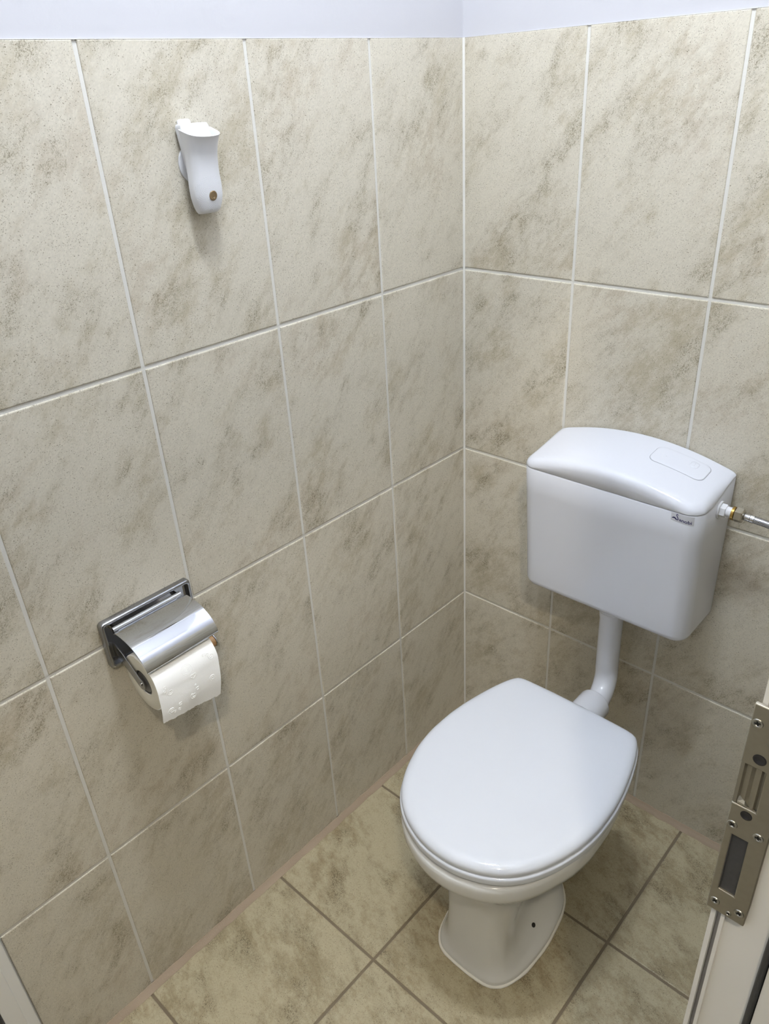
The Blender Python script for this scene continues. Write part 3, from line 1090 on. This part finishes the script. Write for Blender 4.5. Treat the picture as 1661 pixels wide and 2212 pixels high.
HY0, HY1 = -0.9070, -0.7785
cover_prof = [(0.0265, 0.8225), (0.0290, 0.8262), (0.0340, 0.8285), (0.0450, 0.8290), (0.0600, 0.8278), (0.0740, 0.8246), (0.0860, 0.8190), (0.0960, 0.8125), (0.1035, 0.8050), (0.1078, 0.7980), (0.1092, 0.7925), (0.1080, 0.7895)]
mb = MB()
cp = []
P = [Vector(cover_prof[0])] + [Vector(c) for c in cover_prof] + [Vector(cover_prof[-1])]
for k in range(1, len(P) - 2):
    for j in range(5):
        t = j / 5
        cp.append(0.5 * ((2 * P[k]) + (P[k + 1] - P[k - 1]) * t + (2 * P[k - 1] - 5 * P[k] + 4 * P[k + 1] - P[k + 2]) * t * t + (3 * P[k] - P[k - 1] - 3 * P[k + 1] + P[k + 2]) * t**3))
cp.append(P[-2])
th = 0.0011
outl = [(p.x, p.y) for p in cp]
inl = []
for k, p in enumerate(cp):
    a, c = cp[max(0, k - 1)], cp[min(len(cp) - 1, k + 1)]
    t = (c - a).normalized()
    inl.append((p.x + t.y * th, p.y - t.x * th))
loop = outl + inl[::-1]
mb.loft([[(x, HY0, z) for x, z in loop], [(x, HY1, z) for x, z in loop]])
mb.build('cover', MAT['chrome'], holder, smooth=45)
mb = MB()
mb.tube([(0.0185, HY0 + 0.004, 0.8245), (0.0185, HY1 - 0.002, 0.8245)], 0.0052, 20)
mb.box((0.004, HY0 + 0.006, 0.8205), (0.018, HY0 + 0.010, 0.8285))
mb.box((0.004, HY1 - 0.010, 0.8205), (0.018, HY1 - 0.006, 0.8285))
mb.box((0.020, HY0 + 0.012, 0.8195), (0.0285, HY1 - 0.012, 0.8207))
mb.build('hinge_rod', MAT['chrome'], holder, smooth=40)

RX, RZ, RR = 0.0675, 0.7450, 0.0485      # roll axis and radius
RY0, RY1 = -0.8985, -0.7915


def arm(y, s):
    mb = MB()
    prof = [(0.004, 0.792), (0.012, 0.7925), (0.030, 0.784), (0.050, 0.768), (0.066, 0.7565), (0.0745, 0.7530), (0.0790, 0.7455), (0.0755, 0.7370), (0.0675, 0.7345), (0.0590, 0.7380), (0.0490, 0.7455), (0.032, 0.7560), (0.018, 0.7630), (0.004, 0.766)]
    mb.loft([[(x, y, z) for x, z in prof], [(x, y + s * 0.0022, z) for x, z in prof]])
    a = mb.build('arm', MAT['chrome_dark'], holder, bevel=0.0006)
    mb = MB()
    mb.tube([(RX, y - s * 0.0005, RZ), (RX, y + s * 0.0035, RZ), (RX, y + s * 0.0042, RZ)], [0.0032, 0.0032, 0.0022], 16)
    o = mb.build('arm_pin', MAT['steel'], holder, smooth=40)
    o.parent = a
    o.location = (0, 0, 0)


arm(-0.9005, -1)
arm(-0.7668, 1)
mb = MB()
mb.tube([(RX, -0.8955, RZ), (RX, -0.7672, RZ)], 0.0098, 24)
o = mb.build('roller', MAT['wood_roller'], holder, smooth=40)
o['label'] = 'brown wooden roller'

# ------------------------------------------------------------------ toilet paper roll
roll = thing('toilet_paper_roll', 'white embossed toilet paper roll with one sheet hanging, on the chrome holder', 'toilet paper', (RX, (RY0 + RY1) / 2, RZ))
mb = MB()
S = 64
RC = 0.0215


def cyl_ring(r, y):
    return [(RX + r * math.cos(2 * PI * k / S), y, RZ + r * math.sin(2 * PI * k / S)) for k in range(S)]


idx = mb.loft([cyl_ring(RC, RY0 + 0.0008), cyl_ring(RC + 0.001, RY0), cyl_ring(RR - 0.0015, RY0), cyl_ring(RR, RY0 + 0.001), cyl_ring(RR, RY1 - 0.001), cyl_ring(RR - 0.0015, RY1), cyl_ring(RC + 0.001, RY1), cyl_ring(RC, RY1 - 0.0008), cyl_ring(RC, RY0 + 0.0008)], False, False)
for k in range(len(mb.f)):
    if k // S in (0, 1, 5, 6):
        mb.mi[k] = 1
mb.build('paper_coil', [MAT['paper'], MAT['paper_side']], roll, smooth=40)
mb = MB()
mb.loft([cyl_ring(RC - 0.0003, RY0 + 0.002), cyl_ring(RC - 0.0003, RY1 - 0.002), cyl_ring(RC - 0.0018, RY1 - 0.002), cyl_ring(RC - 0.0018, RY0 + 0.002), cyl_ring(RC - 0.0003, RY0 + 0.002)], False, False)
mb.build('cardboard_core', MAT['grey_core'], roll, smooth=40)
mb = MB()
mb.loft([cyl_ring(0.0100, RY0 + 0.0080), cyl_ring(RC - 0.002, RY0 + 0.0080), cyl_ring(RC - 0.002, RY0 + 0.0040), cyl_ring(RC - 0.004, RY0 + 0.0020), cyl_ring(0.012, RY0 + 0.0016), cyl_ring(0.004, RY0 + 0.0010)], False, True)
o = mb.build('core_disc', MAT['grey_core'], roll, smooth=40)

# hanging sheet: leaves the top of the coil, wraps the front and drops
sheet_path = []
for k in range(0, 25):
    a = math.radians(95 - 95 * k / 24)
    sheet_path.append((RX + (RR + 0.0009) * math.cos(a), RZ + (RR + 0.0009) * math.sin(a)))
x_, z_ = sheet_path[-1]
drop = [(x_ + 0.0010, z_ - 0.010), (x_ + 0.0016, z_ - 0.022), (x_ + 0.0012, z_ - 0.034), (x_ - 0.0002, z_ - 0.045), (x_ - 0.0025, z_ - 0.0575), (x_ - 0.0040, z_ - 0.0665)]
sheet_path += drop
acc = [0.0]
for a, c in zip(sheet_path, sheet_path[1:]):
    acc.append(acc[-1] + math.hypot(c[0] - a[0], c[1] - a[1]))
TOT = acc[-1]


def on_sheet(s, t, lift=0.0):
    """Point on the sheet: s along the paper from the top, t 0..1 across (left to right)."""
    s = max(0.0, min(TOT - 1e-6, s))
    k = max(i for i in range(len(acc) - 1) if acc[i] <= s)
    f = (s - acc[k]) / (acc[k + 1] - acc[k])
    a, c = sheet_path[k], sheet_path[k + 1]
    tx, tz = c[0] - a[0], c[1] - a[1]
    ln = math.hypot(tx, tz)
    nx, nz = -tz / ln, tx / ln
    wob = 0.0008 * math.sin(9 * t + 40 * s) * (s / TOT) ** 2
    x = a[0] + tx * f - nx * 0 + (-nx) * (-(lift + wob))
    z = a[1] + tz * f + (-nz) * (-(lift + wob))
    spread = 0.0025 + 0.0050 * max(0.0, min(1.0, (s - 0.05) / (TOT - 0.05)))
    right = RY1 - 0.0075 * max(0.0, s - 0.07) / (TOT - 0.07)
    y = (RY0 - spread) + (right - (RY0 - spread)) * t
    return (x, y, z)


mb = MB()
NS, NT = 56, 44
tear = [0.0012 * math.sin(7 * t / NT * 6.0) * random.random() + 0.0006 * random.uniform(-1, 1) for t in range(NT + 1)]
grid = []
for i in range(NS + 1):
    row = []
    for j in range(NT + 1):
        s = (TOT - 0.0175 * (1 - j / NT)) * i / NS + tear[j] * (1 if i == NS else 0)
        row.append(mb.vert(on_sheet(s, j / NT)))
    grid.append(row)
for i in range(NS):
    for j in range(NT):
        mb.face([grid[i][j], grid[i][j + 1], grid[i + 1][j + 1], grid[i + 1][j]])


def emboss(points, r=0.00045):
    pts = [on_sheet(s, t, 0.0001) for s, t in points]
    mb.tube(pts, r, 6, cap=True)


W_ = RY1 - RY0


def spiral(s, t, R, turns=1.7, flip=1):
    emboss([(s + R * (0.2 + 0.8 * k / 26) * math.sin(flip * turns * 2 * PI * k / 26), t + R * (0.2 + 0.8 * k / 26) * math.cos(turns * 2 * PI * k / 26) / W_) for k in range(27)])


for s, t, R, fl in ((0.066, 0.90, 0.0055, 1), (0.083, 0.18, 0.0055, 1), (0.103, 0.86, 0.0058, -1), (0.114, 0.52, 0.006, 1), (0.116, 0.15, 0.006, -1),
                    (0.105, 0.60, 0.0038, 1), (0.122, 0.28, 0.003, 1), (0.113, 0.30, 0.0034, -1), (0.060, 0.85, 0.0030, 1), (0.058, 0.80, 0.0028, -1),
                    (0.071, 0.12, 0.0030, 1), (0.077, 0.10, 0.0026, -1), (0.098, 0.57, 0.0026, -1), (0.121, 0.20, 0.0028, 1)):
    spiral(s, t, R, 1.7, fl)
for q in range(1, 5):
    emboss([(0.064 + q * 0.0021 * math.sin(2 * PI * k / 24), 0.49 + q * 0.0021 * math.cos(2 * PI * k / 24) / W_) for k in range(25)], 0.00032)
emboss([(0.080 - 0.00030 * (13 * math.cos(u) - 5 * math.cos(2 * u) - 2 * math.cos(3 * u) - math.cos(4 * u)), 0.56 + 0.00030 * 16 * math.sin(u) ** 3 / W_) for u in [2 * PI * k / 30 for k in range(31)]])
mb.build('hanging_sheet', MAT['paper'], roll, smooth=60)

# ------------------------------------------------------------------ air freshener
fresh = thing('air_freshener', 'white plastic air freshener with bronze dot, stuck high on the left wall', 'air freshener', (0.0, -0.612, 1.445))
FY = -0.612
fz = [1.3835, 1.3850, 1.3900, 1.3980, 1.4080, 1.4180, 1.4300, 1.4430, 1.4560, 1.4690, 1.4800, 1.4885]
fa = [0.0150, 0.0166, 0.0192, 0.0218, 0.0234, 0.0236, 0.0230, 0.0224, 0.0224, 0.0232, 0.0246, 0.0262]
ff = [0.0240, 0.0270, 0.0300, 0.0322, 0.0340, 0.0346, 0.0348, 0.0355, 0.0372, 0.0404, 0.0440, 0.0480]
FB = 0.0150


def fr_sec(z, ins=0.0, n=30):
    a, f = interp(fz, fa, z) - ins, interp(fz, ff, z) - ins
    pts = []
    for k in range(n + 1):
        th_ = -0.5 * PI + PI * k / n
        s, c = math.sin(th_), math.cos(th_)
        pts.append((FB + ins * 0.5 + (f - FB - ins * 0.5) * max(0.0, c) ** 0.5, FY + a * math.copysign(abs(s) ** 0.85, s)))
    return pts


def fr_surface(y, z):
    a, f = interp(fz, fa, z), interp(fz, ff, z)
    s = min(0.999, abs((y - FY) / a)) ** (1 / 0.85)
    return FB + (f - FB) * math.sqrt(max(0.0, 1 - s * s)) ** 0.5


mb = MB()
rings = []
for k in range(0, 31):
    z = fz[0] + (fz[-1] - fz[0]) * k / 30
    tl = max(0.0, (z - 1.43) / 0.0585)
    rings.append([(x, y, z - 0.30 * (x - 0.02) * tl) for x, y in fr_sec(z)])
lip = fz[-1]
for ins, dz in ((0.0008, 0.0004), (0.0018, 0.0003), (0.0024, -0.004), (0.0026, -0.010), (0.0040, -0.018)):
    tl = max(0.0, (lip + dz - 1.43) / 0.0585)
    rings.append([(x, y, lip + dz - 0.30 * (x - 0.02) * tl) for x, y in fr_sec(min(lip, lip + dz), ins)])
mb.loft(rings)
# raised dots spiralling out from the bronze dot
BY, BZ = -0.6112, 1.4064
for k in range(26, 460):
    r = 0.00122 * math.sqrt(k)
    a = k * 2.399963
    y, z = BY + r * math.cos(a), BZ + r * math.sin(a)
    if abs(y - FY) > 0.92 * interp(fz, fa, max(1.384, min(1.48, z))) or z < 1.3875 or z > 1.4315:
        continue
    x = fr_surface(y, z)
    q = 0.00054
    i0 = mb.vert((x + 0.00045, y, z))
    rg = [mb.vert((x - 0.0002, y + q * math.cos(2 * PI * j / 8), z + q * math.sin(2 * PI * j / 8))) for j in range(8)]
    md_ = [mb.vert((x + 0.0003, y + 0.65 * q * math.cos(2 * PI * j / 8), z + 0.65 * q * math.sin(2 * PI * j / 8))) for j in range(8)]
    for j in range(8):
        j2 = (j + 1) % 8
        mb.face([rg[j], rg[j2], md_[j2], md_[j]])
        mb.face([md_[j], md_[j2], i0])
mb.build('body', MAT['white_plastic'], fresh, smooth=50)

mb = MB()
bxx = fr_surface(BY, BZ)
rg = []
for r, dx in ((0.0064, -0.001), (0.0064, 0.0006), (0.0058, 0.0011), (0.0044, 0.0011), (0.0041, 0.0008), (0.0026, 0.0009), (0.0023, 0.0006)):
    rg.append([(fr_surface(BY + r * math.cos(2 * PI * k / 32), BZ + r * 1.02 * math.sin(2 * PI * k / 32)) + dx, BY + r * math.cos(2 * PI * k / 32), BZ + r * 1.02 * math.sin(2 * PI * k / 32)) for k in range(32)])
mb.loft(rg)
o = mb.build('dot_button', MAT['bronze_button'], fresh, smooth=35)
o['label'] = 'round bronze dot'

mb = MB()
br = []
for z, hl, hr, xf in ((1.3920, 0.0100, 0.0140, 0.0130), (1.4000, 0.0118, 0.0190, 0.0156), (1.43, 0.0148, 0.0210, 0.0162), (1.46, 0.0188, 0.0220, 0.0168), (1.4915, 0.0230, 0.0225, 0.0175), (1.4960, 0.0212, 0.0208, 0.0160)):
    br.append([(0.0032, FY - hl, z), (xf, FY - hl, z), (xf, FY + hr, z), (0.0032, FY + hr, z)])
mb.loft(br)
mb.build('back_bracket', MAT['white_plastic'], fresh, bevel=0.0012)
mb = MB()
mb.loft([[(0.0002, y, z) for y, z in rrect(-0.6285, -0.6080, 1.482, 1.5015, 0.004, 5)], [(0.0030, y, z) for y, z in rrect(-0.6285, -0.6080, 1.482, 1.5015, 0.004, 5)]])
mb.build('pull_tab', MAT['white_plastic'], fresh, bevel=0.0005)
mb = MB()
mb.loft([[(x, FY + 0.002 + r * math.cos(2 * PI * k / 44), 1.4465 + r * math.sin(2 * PI * k / 44)) for k in range(44)] for x, r in ((0.0001, 0.0265), (0.0016, 0.0265), (0.0030, 0.0250), (0.0040, 0.016))])
mb.build('wall_disc', MAT['white_plastic'], fresh, smooth=40)
mb = MB()
mb.loft([[(0.0295 + 0.75 * r * math.cos(2 * PI * k / 24), FY + 1.1 * r * math.sin(2 * PI * k / 24), z) for k in range(24)] for r, z in ((0.0150, 1.468), (0.0140, 1.4800), (0.0100, 1.4868), (0.0045, 1.4890))])
mb.build('refill', MAT['white_plastic'], fresh, smooth=60)

# ------------------------------------------------------------------ strike plate on the door frame
plate = thing('strike_plate', 'dull steel strike plate screwed to the white door frame', 'strike plate', (0.9133, -0.9, 1.108))
xs = [0.9005, 0.9052, 0.9155, 0.9265]
zs = [1.0145, 1.0370, 1.0925, 1.1195, 1.1550, 1.2025]
hole = {(1, 1), (0, 3), (1, 3)}
PYF, PYB = -0.9042, -0.9012
mb = MB()
vid = {}


def pv_(i, k, y):
    key = (i, k, y)
    if key not in vid:
        x, z = xs[i], zs[k]
        if i == 2 and k == 1:
            x += 0.0004
        if i == 3 and k == 0:
            x -= 0.0008
        vid[key] = mb.vert((x, y, z))
    return vid[key]


cells = [(i, k) for i in range(3) for k in range(5) if (i, k) not in hole]
for i, k in cells:
    mb.face([pv_(i, k, PYF), pv_(i + 1, k, PYF), pv_(i + 1, k + 1, PYF), pv_(i, k + 1, PYF)])
    mb.face([pv_(i, k, PYB), pv_(i, k + 1, PYB), pv_(i + 1, k + 1, PYB), pv_(i + 1, k, PYB)])
    for (di, dk, p, q) in ((-1, 0, (i, k), (i, k + 1)), (1, 0, (i + 1, k), (i + 1, k + 1)), (0, -1, (i, k), (i + 1, k)), (0, 1, (i, k + 1), (i + 1, k + 1))):
        if (i + di, k + dk) not in cells:
            mb.face([pv_(*p, PYF), pv_(*q, PYF), pv_(*q, PYB), pv_(*p, PYB)])
mb.build('face_plate', MAT['plate_steel'], plate, bevel=0.0007)
mb = MB()
mb.box((0.9045, -0.9022, 1.0365), (0.9160, -0.9006, 1.0930))
mb.box((0.9046, -0.9036, 1.0372), (0.9056, -0.9006, 1.0930))
mb.build('bolt_pocket', MAT['pocket'], plate, bevel=0.0003)
mb = MB()
mb.prism([(0.9006, -0.9008), (0.9006, -0.9032), (0.9028, -0.9032), (0.9040, -0.9014), (0.9070, -0.9022), (0.9092, -0.9012), (0.9128, -0.9026), (0.9140, -0.9010), (0.9154, -0.9008)], 'z', 1.1198, 1.1547)
latch = mb.build('latch_ramp', MAT['plate_steel'], plate)
mb = MB()
mb.loft([[(0.9035, -0.9032, 1.1200), (0.9035, -0.9040, 1.1225), (0.9035, -0.9015, 1.1255), (0.9035, -0.9010, 1.1200)],
         [(0.9095, -0.9032, 1.1200), (0.9080, -0.9036, 1.1215), (0.9072, -0.9015, 1.1240), (0.9095, -0.9010, 1.1200)]])
o = mb.build('ramp_corner', MAT['screw_steel'], plate)
o.parent = latch
o.location = (0, 0, 0)


def screw(x, z, r=0.0034, rot=0.4):
    mb = MB()
    rings = []
    for q, y in ((r, PYF + 0.0006), (r, PYF - 0.0002), (r * 0.92, PYF - 0.0006), (r * 0.62, PYF - 0.0006), (r * 0.5, PYF - 0.0002)):
        rings.append([(x + q * math.cos(2 * PI * k / 24), y, z + q * math.sin(2 * PI * k / 24)) for k in range(24)])
    mb.loft(rings)
    s = mb.build('screw', MAT['screw_steel'], plate, smooth=35)
    mb = MB()
    for a in (rot, rot + PI / 2):
        c_, s_ = math.cos(a), math.sin(a)
        w, l = r * 0.13, r * 0.52
        pts = [(-l, -w), (l, -w), (l, w), (-l, w)]
        rr2 = [(x + u * c_ - v * s_, z + u * s_ + v * c_) for u, v in pts]
        mb.loft([[(u, PYF - 0.0001, v) for u, v in rr2], [(u, PYF - 0.0005, v) for u, v in rr2]])
    o = mb.build('cross_slot', MAT['black_hole'], plate)
    o.parent = s
    o.location = (0, 0, 0)


for x, z, r, ro in ((0.9044, 1.1890, 0.0033, 0.3), (0.9042, 1.1012, 0.0032, 0.9), (0.9203, 1.1010, 0.0033, 0.2), (0.9052, 1.0240, 0.0032, 0.7), (0.9212, 1.0250, 0.0033, 0.5), (0.9150, 1.0190, 0.0020, 0.1)):
    screw(x, z, r, ro)
for x, z, r in ((0.9102, 1.1628, 0.0040), (0.9107, 1.1140, 0.0036)):
    mb = MB()
    rings = []
    for q, y in ((r, PYF + 0.0004), (r, PYF - 0.0002), (r * 0.78, PYF - 0.00025), (r * 0.70, PYF - 0.00005)):
        rings.append([(x + q * math.cos(2 * PI * k / 24), y, z + q * math.sin(2 * PI * k / 24)) for k in range(24)])
    mb.loft(rings)
    o = mb.build('screw_hole', MAT['hole_rim'], plate, smooth=35)
    o['label'] = 'empty dark screw hole'
mb = MB()
for (a, c) in (((0.9118, 1.1790), (0.9165, 1.1790)), ((0.9112, 1.1770), (0.9160, 1.1735))):
    d = Vector((c[0] - a[0], c[1] - a[1])).normalized()
    nx, nz = -d.y * 0.0004, d.x * 0.0004
    q = [(a[0] + nx, a[1] + nz), (a[0] - nx, a[1] - nz), (c[0] - nx, c[1] - nz), (c[0] + nx, c[1] + nz)]
    mb.loft([[(u, PYF + 0.0002, v) for u, v in q], [(u, PYF - 0.00012, v) for u, v in q]])
o = mb.build('engraved_mark', MAT['plate_steel_pale'], plate)
o['label'] = 'two pale engraved strokes'
